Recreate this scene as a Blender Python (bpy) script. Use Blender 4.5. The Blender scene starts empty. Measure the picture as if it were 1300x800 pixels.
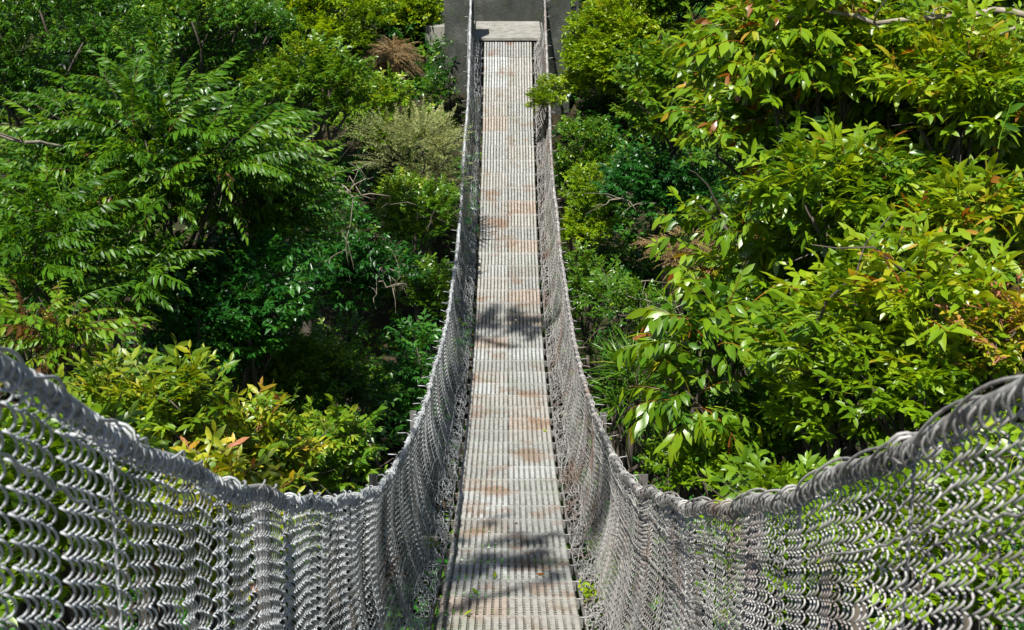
import bpy, math
import numpy as np
from mathutils import Vector
R = math.radians
F_PX = 1642.0; TH = R(18)
CT, ST = math.cos(TH), math.sin(TH)
scene = bpy.context.scene
col = scene.collection

def at(px, py, Z):
    """point at depth Z metres in front of the lens, seen in the direction (px, py)"""
    yc = (py-400)/F_PX*Z
    return np.array([(px-645)/F_PX*Z, Z*CT-yc*ST, -Z*ST-yc*CT])

# ------------------------------------------------------------------ mesh helpers
def make_mesh(name, verts, faces_list, smooth=False, attrs=None):
    """faces_list: list of int arrays (n, k)"""
    me = bpy.data.meshes.new(name)
    verts = np.asarray(verts, dtype=np.float32)
    me.vertices.add(len(verts)); me.vertices.foreach_set('co', verts.ravel())
    idx = []; st = []; tot = 0
    for fa in faces_list:
        fa = np.asarray(fa, dtype=np.int32)
        if fa.size == 0: continue
        n, k = fa.shape
        idx.append(fa.ravel()); st.append(tot+np.arange(n)*k); tot += n*k
    idx = np.concatenate(idx); st = np.concatenate(st)
    me.loops.add(len(idx)); me.loops.foreach_set('vertex_index', idx)
    me.polygons.add(len(st)); me.polygons.foreach_set('loop_start', st.astype(np.int32))
    me.polygons.foreach_set('use_smooth', np.full(len(st), smooth, dtype=bool))
    if attrs:
        for k, v in attrs.items():
            a = me.attributes.new(k, 'FLOAT', 'POINT'); a.data.foreach_set('value', np.asarray(v, dtype=np.float32))
    me.update(calc_edges=True)
    return me

def link(name, me, mat, parent=None, loc=None):
    if mat is not None and len(me.materials) == 0: me.materials.append(mat)
    o = bpy.data.objects.new(name, me); col.objects.link(o)
    if parent is not None: o.parent = parent
    if loc is not None: o.location = loc
    return o

class MB:
    """collects shapes for one mesh"""
    def __init__(s): s.v = []; s.q = []; s.t = []; s.n = 0; s.a = []
    def add(s, v, q=None, t=None, a=0.0):
        v = np.asarray(v, float)
        s.v.append(v); s.a.append(np.full(len(v), a) if np.isscalar(a) else a)
        if q is not None and len(q): s.q.append(np.asarray(q, int)+s.n)
        if t is not None and len(t): s.t.append(np.asarray(t, int)+s.n)
        s.n += len(v)
    def box(s, x0, x1, y0, y1, z0, z1, T=None, a=0.0):
        v = np.array([[x, y, z] for z in (z0, z1) for y in (y0, y1) for x in (x0, x1)], float)
        if T is not None: v = T(v)
        s.add(v, [[0,2,3,1],[4,5,7,6],[0,1,5,4],[2,6,7,3],[0,4,6,2],[1,3,7,5]], a=a)
    def tube(s, pts, r, k=6, a=0.0, caps=True):
        pts = np.asarray(pts, float); n = len(pts)
        r = np.broadcast_to(np.asarray(r, float), (n,))
        tg = np.gradient(pts, axis=0); tg /= np.linalg.norm(tg, axis=1)[:, None]+1e-9
        ref = np.array([0, 0, 1.0]) if abs(np.mean(tg, axis=0)[2]) < .8 else np.array([1.0, 0, 0])
        u = np.cross(tg, ref); u /= np.linalg.norm(u, axis=1)[:, None]+1e-9
        w = np.cross(tg, u)
        an = np.arange(k)*2*np.pi/k
        ring = pts[:, None]+r[:, None, None]*(np.cos(an)[None, :, None]*u[:, None]+np.sin(an)[None, :, None]*w[:, None])
        i = np.arange(n-1)[:, None]*k; j = np.arange(k)[None]; j2 = (j+1) % k
        q = np.stack([i+j, i+j2, i+k+j2, i+k+j], -1).reshape(-1, 4)
        v = ring.reshape(-1, 3)
        t = None
        if caps:
            v = np.vstack([v, pts[0], pts[-1]]); jj = np.arange(k)
            t = np.vstack([np.stack([(jj+1) % k, jj, np.full(k, n*k)], 1), np.stack([(n-1)*k+jj, (n-1)*k+(jj+1) % k, np.full(k, n*k+1)], 1)])
        s.add(v, q, t, a)
    def mesh(s, name, smooth=False, attr=None):
        fl = []
        if s.q: fl.append(np.vstack(s.q))
        if s.t: fl.append(np.vstack(s.t))
        return make_mesh(name, np.vstack(s.v), fl, smooth, {attr: np.concatenate(s.a)} if attr else None)

def bevel(o, w, seg=2):
    m = o.modifiers.new('bevel', 'BEVEL'); m.width = w; m.segments = seg; m.limit_method = 'ANGLE'
    return o

def tag(o, label=None, cat=None, group=None, kind=None):
    if label: o['label'] = label
    if cat: o['category'] = cat
    if group: o['group'] = group
    if kind: o['kind'] = kind
    return o

def empty(name, loc):
    o = bpy.data.objects.new(name, None); col.objects.link(o); o.location = loc; o.empty_display_size = .2
    return o

# ------------------------------------------------------------------ materials
def nt(name):
    m = bpy.data.materials.new(name); m.use_nodes = True
    t = m.node_tree; t.nodes.clear()
    return m, t
def N(t, kind, **kw):
    n = t.nodes.new(kind)
    for k, v in kw.items():
        if k.startswith('_'): setattr(n, k[1:], v)
        else: n.inputs[k.replace('__', ' ')].default_value = v
    return n
def ramp(t, fac, stops, interp='LINEAR'):
    n = t.nodes.new('ShaderNodeValToRGB'); cr = n.color_ramp; cr.interpolation = interp
    while len(cr.elements) < len(stops): cr.elements.new(.5)
    for e, (p, c) in zip(cr.elements, stops): e.position = p; e.color = (*c, 1) if len(c) == 3 else c
    t.links.new(fac, n.inputs['Fac']); return n.outputs['Color']
def mixc(t, fac, a, b, mode='MIX'):
    n = t.nodes.new('ShaderNodeMix'); n.data_type = 'RGBA'; n.blend_type = mode
    for sock, v in ((n.inputs[0], fac), (n.inputs[6], a), (n.inputs[7], b)):
        if isinstance(v, (float, int)): sock.default_value = v
        elif isinstance(v, tuple): sock.default_value = (*v, 1)
        else: t.links.new(v, sock)
    return n.outputs[2]
def noise(t, scale, detail=4, rough=.6, coord='Object', vec=None, stretch=None):
    n = N(t, 'ShaderNodeTexNoise'); n.inputs['Scale'].default_value = scale
    n.inputs['Detail'].default_value = detail; n.inputs['Roughness'].default_value = rough
    src = vec
    if src is None:
        src = t.nodes.new('ShaderNodeTexCoord').outputs[coord] if coord != 'World' else t.nodes.new('ShaderNodeNewGeometry').outputs['Position']
    if stretch:
        mp = t.nodes.new('ShaderNodeMapping'); mp.inputs['Scale'].default_value = stretch
        t.links.new(src, mp.inputs['Vector']); src = mp.outputs['Vector']
    t.links.new(src, n.inputs['Vector'])
    return n.outputs['Fac']
def bump(t, h, strength, dist):
    n = t.nodes.new('ShaderNodeBump'); n.inputs['Strength'].default_value = strength; n.inputs['Distance'].default_value = dist
    t.links.new(h, n.inputs['Height']); return n.outputs['Normal']
def finish(t, color, rough=.6, metal=0., normal=None, spec=.5):
    b = t.nodes.new('ShaderNodeBsdfPrincipled')
    for s, v in (('Base Color', color), ('Roughness', rough), ('Metallic', metal), ('Specular IOR Level', spec)):
        if isinstance(v, (float, int)): b.inputs[s].default_value = v
        elif isinstance(v, tuple): b.inputs[s].default_value = (*v, 1)
        else: t.links.new(v, b.inputs[s])
    if normal is not None: t.links.new(normal, b.inputs['Normal'])
    o = t.nodes.new('ShaderNodeOutputMaterial'); t.links.new(b.outputs[0], o.inputs[0])

def leaf_mat(name, stops, rough=.36, trans=.40, tcol=(1.5, 1.25, .35), spec=.5):
    m, t = nt(name)
    a = t.nodes.new('ShaderNodeAttribute'); a.attribute_name = 'tint'
    c = ramp(t, a.outputs['Fac'], stops)
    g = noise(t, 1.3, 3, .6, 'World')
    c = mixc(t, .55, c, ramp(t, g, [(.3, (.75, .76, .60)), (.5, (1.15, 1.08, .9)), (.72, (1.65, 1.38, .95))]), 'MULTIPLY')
    b = t.nodes.new('ShaderNodeBsdfPrincipled'); b.inputs['Roughness'].default_value = rough; b.inputs['Specular IOR Level'].default_value = spec
    t.links.new(c, b.inputs['Base Color'])
    tr = t.nodes.new('ShaderNodeBsdfTranslucent'); t.links.new(mixc(t, 1.0, c, tcol, 'MULTIPLY'), tr.inputs['Color'])
    mx = t.nodes.new('ShaderNodeMixShader'); mx.inputs[0].default_value = trans
    t.links.new(b.outputs[0], mx.inputs[1]); t.links.new(tr.outputs[0], mx.inputs[2])
    o = t.nodes.new('ShaderNodeOutputMaterial'); t.links.new(mx.outputs[0], o.inputs[0])
    return m

M = {}
RED = (.22, .085, .02); ORG = (.36, .20, .03); YEL = (.30, .28, .02); BRN = (.13, .07, .03)
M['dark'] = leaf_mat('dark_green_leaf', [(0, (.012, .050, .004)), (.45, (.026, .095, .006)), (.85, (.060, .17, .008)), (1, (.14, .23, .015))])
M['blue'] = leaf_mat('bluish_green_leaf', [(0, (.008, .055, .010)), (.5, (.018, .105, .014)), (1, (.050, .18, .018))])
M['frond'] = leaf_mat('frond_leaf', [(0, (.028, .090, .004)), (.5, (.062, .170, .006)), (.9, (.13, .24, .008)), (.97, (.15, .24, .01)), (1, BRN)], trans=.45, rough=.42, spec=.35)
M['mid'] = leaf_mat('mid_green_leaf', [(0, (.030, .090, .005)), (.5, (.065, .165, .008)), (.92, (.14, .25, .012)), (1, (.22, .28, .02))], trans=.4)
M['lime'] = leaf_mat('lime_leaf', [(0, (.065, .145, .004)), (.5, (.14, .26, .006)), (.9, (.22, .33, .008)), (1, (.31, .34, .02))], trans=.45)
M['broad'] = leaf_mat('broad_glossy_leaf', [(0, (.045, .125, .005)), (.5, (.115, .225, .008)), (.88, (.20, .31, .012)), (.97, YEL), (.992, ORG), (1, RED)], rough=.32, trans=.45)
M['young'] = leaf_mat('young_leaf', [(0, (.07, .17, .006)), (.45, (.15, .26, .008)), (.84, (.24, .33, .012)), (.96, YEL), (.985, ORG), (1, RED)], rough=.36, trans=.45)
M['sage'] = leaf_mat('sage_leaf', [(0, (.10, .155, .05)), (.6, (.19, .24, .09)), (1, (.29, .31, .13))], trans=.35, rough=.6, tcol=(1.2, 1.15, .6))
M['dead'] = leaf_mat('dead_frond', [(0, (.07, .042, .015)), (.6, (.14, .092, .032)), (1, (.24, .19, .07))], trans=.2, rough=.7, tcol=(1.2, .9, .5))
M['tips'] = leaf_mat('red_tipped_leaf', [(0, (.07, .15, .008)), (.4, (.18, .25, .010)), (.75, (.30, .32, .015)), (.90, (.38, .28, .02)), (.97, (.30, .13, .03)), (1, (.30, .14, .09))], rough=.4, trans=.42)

def mk_bark():
    m, t = nt('bark')
    f = noise(t, 6, 6, .7, 'Object', stretch=(1, 1, .25))
    finish(t, ramp(t, f, [(.25, (.022, .017, .012)), (.6, (.065, .052, .038)), (.85, (.12, .11, .085))]), .85, normal=bump(t, f, .6, .03))
    return m
M['bark'] = mk_bark()
def mk_twig():
    m, t = nt('dry_twig')
    f = noise(t, 9, 3, .6)
    finish(t, ramp(t, f, [(.3, (.10, .08, .055)), (.7, (.26, .225, .17))]), .8)
    return m
M['twig'] = mk_twig()
def mk_soil():
    m, t = nt('soil')
    f = noise(t, .8, 8, .7, 'World'); g = noise(t, 9, 6, .7, 'World')
    c = ramp(t, f, [(.3, (.012, .012, .007)), (.55, (.035, .026, .015)), (.75, (.075, .052, .03))])
    c = mixc(t, ramp(t, g, [(.5, (0, 0, 0)), (.62, (1, 1, 1))]), c, (.02, .04, .008))
    finish(t, c, .95, normal=bump(t, g, 1, .12), spec=.2)
    return m
M['soil'] = mk_soil()
def mk_wire(name, hue, rust, base=(.34, .355, .36), dark=(.09, .098, .10)):
    m, t = nt(name)
    f = noise(t, 5, 5, .7, 'World'); g = noise(t, 1.1, 4, .65, 'World'); h = noise(t, 60, 2, .5, 'World')
    c = ramp(t, f, [(.3, dark), (.5, base), (.75, tuple(min(1, x*1.5) for x in base))])
    c = mixc(t, ramp(t, h, [(.35, (.35,)*3), (.6, (0, 0, 0))]), c, (.06, .055, .05))
    c = mixc(t, ramp(t, g, [(rust, (0, 0, 0)), (rust+.12, (.75,)*3)]), c, (.16, .085, .055))
    c = mixc(t, ramp(t, noise(t, 2.3, 3, .6, 'World'), [(.56, (0, 0, 0)), (.7, (.5,)*3)]), c, hue)
    finish(t, c, .6, .08, spec=.4)
    return m
M['wire'] = mk_wire('galvanised_wire', (.16, .20, .20), .62)
M['wire_rusty'] = mk_wire('weathered_rusty_wire', (.18, .19, .175), .54, (.31, .30, .285), (.09, .085, .08))
def mk_steel():
    m, t = nt('painted_steel')
    f = noise(t, 7, 5, .65)
    finish(t, ramp(t, f, [(.3, (.10, .085, .07)), (.55, (.16, .155, .15)), (.8, (.26, .26, .25))]), .6, .3)
    return m
M['steel'] = mk_steel()
def mk_deck():
    m, t = nt('weathered_deck_steel')
    oi = t.nodes.new('ShaderNodeObjectInfo')
    f = noise(t, 2.2, 6, .7, 'World'); g = noise(t, 18, 5, .7, 'World'); h = noise(t, 6.5, 5, .75, 'World')
    c = oi.outputs['Color']
    c = mixc(t, .7, c, ramp(t, g, [(.30, (.45, .45, .43)), (.5, (1, 1, 1)), (.75, (1.25, 1.25, 1.22))]), 'MULTIPLY')
    c = mixc(t, ramp(t, f, [(.52, (0, 0, 0)), (.64, (.7,)*3)]), c, (.17, .095, .05))
    c = mixc(t, ramp(t, h, [(.60, (0, 0, 0)), (.72, (.7,)*3)]), c, (.12, .09, .065))
    c = mixc(t, ramp(t, noise(t, 1.3, 4, .7, 'World'), [(.56, (0, 0, 0)), (.7, (.4,)*3)]), c, (.13, .17, .10))
    finish(t, c, .62, .0, normal=bump(t, g, .25, .004))
    return m
M['deck'] = mk_deck()
def mk_conc(name, lo, mid, hi, streak=.5, bs=.3):
    m, t = nt(name)
    f = noise(t, 1.6, 8, .72, 'World'); s = noise(t, 3, 5, .7, 'World', stretch=(1.6, 1.6, .6)); g = noise(t, 30, 4, .7, 'World')
    c = ramp(t, f, [(.3, lo), (.5, mid), (.72, hi)])
    c = mixc(t, ramp(t, s, [(.45, (0, 0, 0)), (.62, (streak,)*3)]), c, (.028, .03, .024))
    c = mixc(t, ramp(t, noise(t, 2.4, 4, .7, 'World'), [(.57, (0, 0, 0)), (.68, (.55,)*3)]), c, (.035, .055, .02))
    finish(t, c, .9, normal=bump(t, g, bs, .02), spec=.25)
    return m
M['conc'] = mk_conc('light_concrete', (.19, .175, .15), (.20, .195, .175), (.26, .25, .225), .35)
M['conc_dark'] = mk_conc('mossy_concrete', (.018, .021, .017), (.045, .05, .043), (.12, .12, .105), .65, .8)

# ------------------------------------------------------------------ bridge line
DP = [2.04158227e-05, -6.30590164e-04, 2.04177536e-02, -5.04581215e-01, -1.72079387e+00]
Y0, Y1 = -.6, 26.05
yy = np.linspace(Y0, Y1, 4000); zz = np.polyval(DP, yy)
SS = np.r_[0, np.cumsum(np.hypot(np.diff(yy), np.diff(zz)))]
def deck(s):      # arc length -> y, z, slope angle
    y = np.interp(s, SS, yy); z = np.polyval(DP, y); return y, z, np.arctan(np.polyval(np.polyder(DP), y))
def deck_z(y): return np.polyval(DP, y)
LEN = SS[-1]; PITCH = .445
rng = np.random.default_rng(7)

bridge = empty('suspension_bridge', (0, Y0, float(deck_z(Y0))))
tag(bridge, 'narrow sagging footbridge with steel slat deck and grey wire mesh sides', 'footbridge')
off = Vector(bridge.location)
def blink(name, me, mat):       # part of the bridge whose vertices are in world space
    o = link(name, me, mat, bridge); o.location = -off; return o

# deck panels: three variants of a nine-strip slatted plate
def panel_mesh(k):
    g = np.random.default_rng(100+k); b = MB(); w = .4725; n = 9
    for i in range(n):
        x0 = -w/2+i*.0525+.0105; x1 = x0+.0315+g.uniform(-.001, .001)
        smooth_strip = g.random() < .2
        dz = g.uniform(-.002, .002)
        if smooth_strip: b.box(x0, x1, 0, PITCH-.006, -.006, dz)
        else:
            m = 11; L = (PITCH-.006)/m
            b.box(x0+.001, x1-.001, 0, PITCH-.006, -.014, -.0090)
            for j in range(m):
                b.box(x0, x1, j*L, (j+1)*L-.006, -.0088, dz+g.uniform(-.0012, .0012))
    m = 11; L = (PITCH-.006)/m
    for j in range(m):
        b.box(-w/2, w/2, j*L+.014, j*L+.022, -.0160, -.0125)
    b.box(-w/2, w/2, -.004, .002, -.03, -.009)
    return b.mesh('deck_panel')
pmesh = [panel_mesh(k) for k in range(3)]
for p_ in pmesh: p_.materials.append(M['deck'])
beam = MB(); beam.box(-.50, .50, -.02, .02, -.075, -.032); beam.box(-.50, .50, -.02, -.014, -.09, -.0752)
beam.tube([[-.62, 0, -.012], [-.5, 0, -.024], [.5, 0, -.024], [.62, 0, -.012]], .006, 6)
beam_me = beam.mesh('cross_beam'); beam_me.materials.append(M['steel'])
nrow = int(LEN/PITCH)
s_end = LEN-.02
rest = MB()
for i in range(nrow):
    s0 = s_end-(i+1)*PITCH
    y, z, a = deck(s0+PITCH/2)
    y0, z0, _ = deck(s0)
    for sd in (-1, 1):
        u = rng.random()
        cA = np.array([.265, .268, .252]); cB = np.array([.26, .25, .225]); cC = np.array([.27, .16, .09]); cD = np.array([.21, .20, .18]); cE = np.array([.30, .31, .30])
        c = cA*(1-.20*rng.random())
        if u < .22: c = cB
        elif u < .27: c = cC*.38+cA*.62
        elif u < .36: c = cD
        elif u < .50: c = cE
        if i < 50:
            o = link('deck_panel', pmesh[rng.integers(3)], None, bridge)
            o.location = Vector((sd*.2375+rng.uniform(-.003, .003), float(y0), float(z0)+rng.uniform(-.003, .003)))-off
            o.rotation_euler = (float(a)+rng.uniform(-.006, .006), 0, rng.uniform(-.004, .004)+(math.pi if False else 0))
            o.color = (*c, 1)
        else:
            src = pmesh[0]; co = np.zeros(len(src.vertices)*3); src.vertices.foreach_get('co', co); co = co.reshape(-1, 3)
            ca, sa = math.cos(a), math.sin(a)
            v = np.c_[co[:, 0]+sd*.2425, y0+co[:, 1]*ca-co[:, 2]*sa, z0+co[:, 1]*sa+co[:, 2]*ca]
            fc = np.zeros(len(src.loops), int); src.loops.foreach_get('vertex_index', fc)
            rest.add(v, fc.reshape(-1, 4))
    o = link('cross_beam', beam_me, None, bridge); o.location = Vector((0, float(y0), float(z0)))-off; o.rotation_euler = (float(a), 0, 0)
if rest.v:
    o = blink('deck_panel_run', rest.mesh('deck_panel_run'), M['deck']); o['kind'] = 'stuff'; o.color = (.42, .41, .37, 1)
sl = np.linspace(0, LEN, 120); ya, za, _ = deck(sl)
for x in (-.53, -.30, .30, .53):
    b = MB(); b.tube(np.c_[np.full(120, x), ya, za-.108], .013, 8); blink('deck_cable', b.mesh('deck_cable', True), M['steel'])

# smooth 1-D noise
def sn(x, seed, f):
    g = np.random.default_rng(seed); t = g.uniform(-1, 1, 4096)
    x = np.asarray(x)*f+500; i = np.floor(x).astype(int) % 4095; u = x-np.floor(x); u = u*u*(3-2*u)
    return t[i]*(1-u)+t[i+1]*u

def rail_pt(s, sd):
    y, z, a = deck(s)
    sag = .012*np.cos(2*np.pi*s/(2*PITCH))
    h = np.interp(y, [-.6, .5, 1.2, 1.74, 2.1, 2.45, 3.13, 3.8, 4.38, 5.5, 6.6, 7.8, 10, 30], [2.47, 2.25, 2.07, 1.90, 1.83, 1.75, 1.61, 1.50, 1.415, 1.27, 1.17, 1.10, 1.07, 1.07])+.024*sn(s, 11+sd, .9)+sag
    if sd > 0: h = h-np.interp(y, [0, 2.3, 5, 7], [.058, .050, .014, 0])
    x = .720+.014*sn(s, 21+sd, .7)
    return np.stack([sd*x, y, z+h], -1)
def net_pt(s, t, sd):
    """t 0 = foot of the net at the cross beam ends, 1 = handrail"""
    y, z, a = deck(s)
    top = rail_pt(s, sd)
    ft = np.stack([np.full_like(top[..., 0], sd*.515)+sd*.012*sn(s, 31+sd, 2.5), y, z-.02+.012*sn(s, 33, 2.2)], -1)
    k1 = np.clip(t/.13, 0, 1); k2 = np.clip((t-.13)/.87, 0, 1)
    knee = np.stack([np.full_like(top[..., 0], sd*.590)+sd*.02*sn(s, 41+sd, 1.7), y, z+.085+.025*sn(s, 43+sd, 2.1)], -1)
    p = ft+(knee-ft)*k1[..., None]
    up = knee+(top-knee)*k2[..., None]
    p = np.where((t > .13)[..., None], up, p)
    belly = np.sin(np.pi*np.clip(t, 0, 1))
    p[..., 0] += sd*belly*(.075+.028*sn(s+.25*t, 51+sd, 1.25)+.012*sn(s, 52+sd, 4.0))
    p[..., 2] += belly*.02*sn(s, 55+sd, 1.5)
    return p

def sweep(P, r, k):
    """P (W, n, 3) many wires -> vertices and quads"""
    W, n, _ = P.shape
    tg = np.gradient(P, axis=1); tg /= np.linalg.norm(tg, axis=2)[..., None]+1e-9
    ref = np.array([.31, .83, .46]); u = np.cross(tg, ref); u /= np.linalg.norm(u, axis=2)[..., None]+1e-9
    w = np.cross(tg, u); an = np.arange(k)*2*np.pi/k
    V = P[:, :, None]+r*(np.cos(an)[None, None, :, None]*u[:, :, None]+np.sin(an)[None, None, :, None]*w[:, :, None])
    base = (np.arange(W)*n*k)[:, None, None]+(np.arange(n-1)*k)[None, :, None]
    j = np.arange(k)[None, None]; j2 = (j+1) % k
    q = np.stack([base+j, base+j2, base+k+j2, base+k+j], -1).reshape(-1, 4)
    return V.reshape(-1, 3), q

MESH = .040
def net(sd, mat):
    b = MB()
    s_all = np.arange(.25, LEN-.05, MESH)
    yk, _, _ = deck(s_all)
    # pickets gather in small bundles with gaps between them
    cid = np.repeat(np.arange(900), np.random.default_rng(62+sd).integers(2, 6, 900))[:len(s_all)]
    cen = np.array([s_all[cid == c_].mean() for c_ in range(cid.max()+1)])[cid]
    s_all = cen+(s_all-cen)*.88
    cph = np.random.default_rng(61+sd).uniform(-1.7, 1.7, 900)[cid]
    for lo, hi, per, k, rad, TURNS in ((-2, 2.2, 12, 6, .0025, 46), (2.2, 3.7, 12, 6, .0025, 40), (3.7, 6, 10, 5, .0025, 34), (6, 9, 8, 4, .0025, 29), (9, 40, 6, 3, .0026, 25)):
        sel = np.where((yk >= lo) & (yk < hi))[0]
        sk = s_all[sel]; n = TURNS*per+1; t = np.linspace(0, 1, n)[None]
        ph = np.linspace(0, TURNS*2*np.pi, n)[None]+cph[sel][:, None]+.35*sn(sk, 62+sd, 9)[:, None]+.9*sn(t*4+sk[:, None]*3.1, 63+sd, 1)
        t = np.linspace(0, 1, n)[None]
        bunch = .030*sn(sk, 71+sd, 1.6)+.012*sn(sk, 72+sd, 5)
        S = sk[:, None]+bunch[:, None]*(.4+.6*np.sin(np.pi*t))+.010*sn(t[0]*5, 73, 1)[None]
        T = t+.006*sn(sk, 75+sd, 9)[:, None]-sd*.72/(TURNS*2*np.pi)*np.sin(ph-.65)*(1 if lo < 9 else .3)
        wid = .0150+.003*sn(sk, 76, 6)[:, None]
        S2 = S+wid*np.cos(ph)
        P = net_pt(S2, T, sd)
        dep = (.0054+.002*sn(sk, 77, 7)[:, None])*np.sin(ph)
        P[..., 0] -= sd*dep
        # ends of the wires are loose near the foot
        loose = np.clip((.16-t)/.16, 0, 1)
        g = np.random.default_rng(80+int(lo)+sd)
        P[..., 2] += loose**.5*.030*g.standard_normal(len(sk))[:, None]+loose*.012*np.sin(ph*.37+sk[:, None]*50)
        P[..., 1] += loose*.07*g.standard_normal(len(sk))[:, None]
        V, q = sweep(P, rad, k); b.add(V, q)
    # long strands threaded through the mesh
    s = np.arange(.1, LEN-.02, .05)
    for t0 in ((.22, .47, .72, .9) if sd > 0 else (.35, .93))+(.015, .04, .06, .085, .11, .14, .17):
        lowz = t0 < .2
        T = np.full_like(s, t0)+.018*sn(s, int(90+t0*100), 1.4)+(.035*sn(s, int(190+t0*1000), 6) if lowz else 0)
        P = net_pt(s, np.clip(T, 0, 1), sd); P[:, 0] -= sd*(.012+(.012*sn(s, int(290+t0*1000), 9) if lowz else 0)); P[:, 2] += .006*np.sin(s*60)+(.02*sn(s, int(390+t0*1000), 8) if lowz else 0)
        V, q = sweep(P[None], .0030, 5); b.add(V, q)
    return blink('mesh_netting', b.mesh('mesh_netting', True), mat)

for sd in (-1, 1):
    mat = M['wire'] if sd < 0 else M['wire_rusty']
    net(sd, mat)
    s = np.linspace(.05, LEN-.02, 500); P = rail_pt(s, sd); b = MB(); b.tube(P, .013, 8)
    blink('handrail_cable', b.mesh('handrail_cable', True), mat)
    # lashing coils round the handrail
    b = MB()
    for c in range(2):
        step = .039 if c == 0 else .053
        n = int((LEN-.1)/step*9)
        s = np.linspace(.05, LEN-.04, n); ph = s/step*2*np.pi+c*1.7+.8*sn(s, 5+c, 6)
        rad = (.020 if c == 0 else .025)*(.92+.18*sn(s, 6+c+sd, 6))
        P = rail_pt(s, sd); P[:, 0] += rad*.75*np.cos(ph); P[:, 2] += rad*np.sin(ph)-(.008 if c == 0 else .019)
        P[:, 1] += .008*sn(s, 8+c, 20)
        V, q = sweep(P[None], .0030, 5); b.add(V, q)
    for c in range(2):
        s = np.linspace(.05, LEN-.04, 900); P = rail_pt(s, sd); ph = s*14+c*2.4
        P[:, 0] += .019*np.cos(ph)+.003*sn(s, 3, 9); P[:, 2] += .019*np.sin(ph)+.008
        V, q = sweep(P[None], .0034, 5); b.add(V, q)
    blink('lashing_wire', b.mesh('lashing_wire', True), mat)
    # hangers: twisted wire from beam end to handrail with a loose end sticking out
    for i in range(1, nrow):
        s0 = s_end-i*PITCH
        if i % 2 and deck(s0)[0] < 9: continue
        t = np.linspace(0.02, 1, 14); P = net_pt(np.full(14, s0)+.01*rng.standard_normal(), t, sd); P[:, 0] += sd*.016
        b = MB(); b.tube(P, .0042, 5)
        e = P[-1]; q = rng.uniform(.03, .07)
        b.tube([e+[0, .01, -.03], e+[sd*.028, 0, .0], e+[sd*(.03+q), rng.uniform(-.03, .02), rng.uniform(-.01, .02)]], .0036, 5)
        a_ = np.linspace(0, 4*math.pi, 25)
        b.tube(np.c_[e[0]-sd*.016+.030*np.cos(a_), e[1]-.012+a_*.0028, e[2]-.004+.029*np.sin(a_)], .0034, 5)
        blink('hanger', b.mesh('hanger', True), mat)
# flat steel posts outside the net
for Zp in (4.05, 7.55, 10.9):
    for sd in (-1, 1):
        c = at(645, 600, Zp)
        s0 = float(np.interp(c[1], yy, SS)); y, z, a = deck(np.array(s0)); r = rail_pt(np.array(s0), sd)
        b = MB(); x0 = sd*.765
        b.box(min(x0, x0+sd*.006), max(x0, x0+sd*.006), y-.035, y+.035, z-.11, r[2]+(.014 if Zp < 9 else -.01))
        b.box(min(x0, x0+sd*.055), max(x0, x0+sd*.055), y+.0352, y+.041, z-.11, r[2]+(.012 if Zp < 9 else -.012))
        b.box(min(x0-sd*.22, x0-sd*.002), max(x0-sd*.22, x0-sd*.002), y-.02, y+.02, z-.113, z-.092)
        blink('rail_post', b.mesh('rail_post'), M['steel'])

# ------------------------------------------------------------------ terrain
def hnoise(x, y):
    return .35*np.sin(x*.9+1.3*np.sin(y*.5))*np.cos(y*.8+.5)+.18*np.sin(x*2.3+y*1.1)+.1*np.sin(y*3.7-x*1.9)+1.2*np.sin(x*.16+y*.11)
def ter(x, y):
    x = np.asarray(x, float); y = np.asarray(y, float)
    yl = y+.10*np.abs(x)
    z = np.interp(yl, [-300, -60, -12, -1.2, 1.5, 5, 8.5, 13, 16, 20, 24, 25.6, 28, 34, 50, 80, 300, 900], [6, 5, .3, -1.95, -3.6, -7.0, -9.6, -10.6, -10.2, -7.6, -5.4, -4.2, -2.9, 1.0, 13, 26, 60, 90])
    near = np.exp(-(x/2.2)**2)*np.exp(-((y-27.5)/3.5)**2)
    return z+hnoise(x, y)*(1-.9*near)*np.clip(np.abs(y+.5)/3, .1, 1)
gx = np.unique(np.concatenate([np.linspace(-500, -40, 24), np.linspace(-40, 40, 201), np.linspace(40, 500, 24)]))
gy = np.unique(np.concatenate([np.linspace(-200, -10, 12), np.linspace(-10, 45, 184), np.linspace(45, 800, 40)]))
X, Yg = np.meshgrid(gx, gy, indexing='ij'); Zg = ter(X, Yg)
nx, ny = X.shape; i = np.arange(nx-1)[:, None]*ny; j = np.arange(ny-1)[None]
q = np.stack([i+j, i+ny+j, i+ny+j+1, i+j+1], -1).reshape(-1, 4)
o = link('ground', make_mesh('ground', np.c_[X.ravel(), Yg.ravel(), Zg.ravel()], [q], True), M['soil']); tag(o, kind='structure')

# ------------------------------------------------------------------ far abutment
ab = empty('bridge_abutment', (0, 26.9, -5.0))
tag(ab, 'weathered concrete bridge landing with two dark square pillars and mossy back wall', 'abutment')
def apart(name, boxes, mat, bev=.012, T=None):
    b = MB()
    for bx_ in boxes: b.box(*bx_, T=T)
    o = link(name, b.mesh(name), mat, ab); o.location = -Vector(ab.location); bevel(o, bev); return o
apart('pillar', [(-1.24, -.675, 25.75, 26.35, -6.5, -1.35)], M['conc_dark'])
apart('pillar', [(.675, 1.22, 25.75, 26.35, -6.5, -1.35)], M['conc_dark'])
def tilt(v): v = v.copy(); v[:, 2] += (v[:, 1]-26.12)*.085; return v
apart('landing_slab', [(-.668, .668, 26.10, 27.9, -2.76, -2.69)], M['conc'], T=tilt)
apart('base', [(-1.62, 1.55, 26.36, 28.2, -7, -2.90)], M['conc_dark'])
apart('side_ledge', [(-1.66, -.68, 26.37, 27.6, -2.89, -2.50)], M['conc'])
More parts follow.
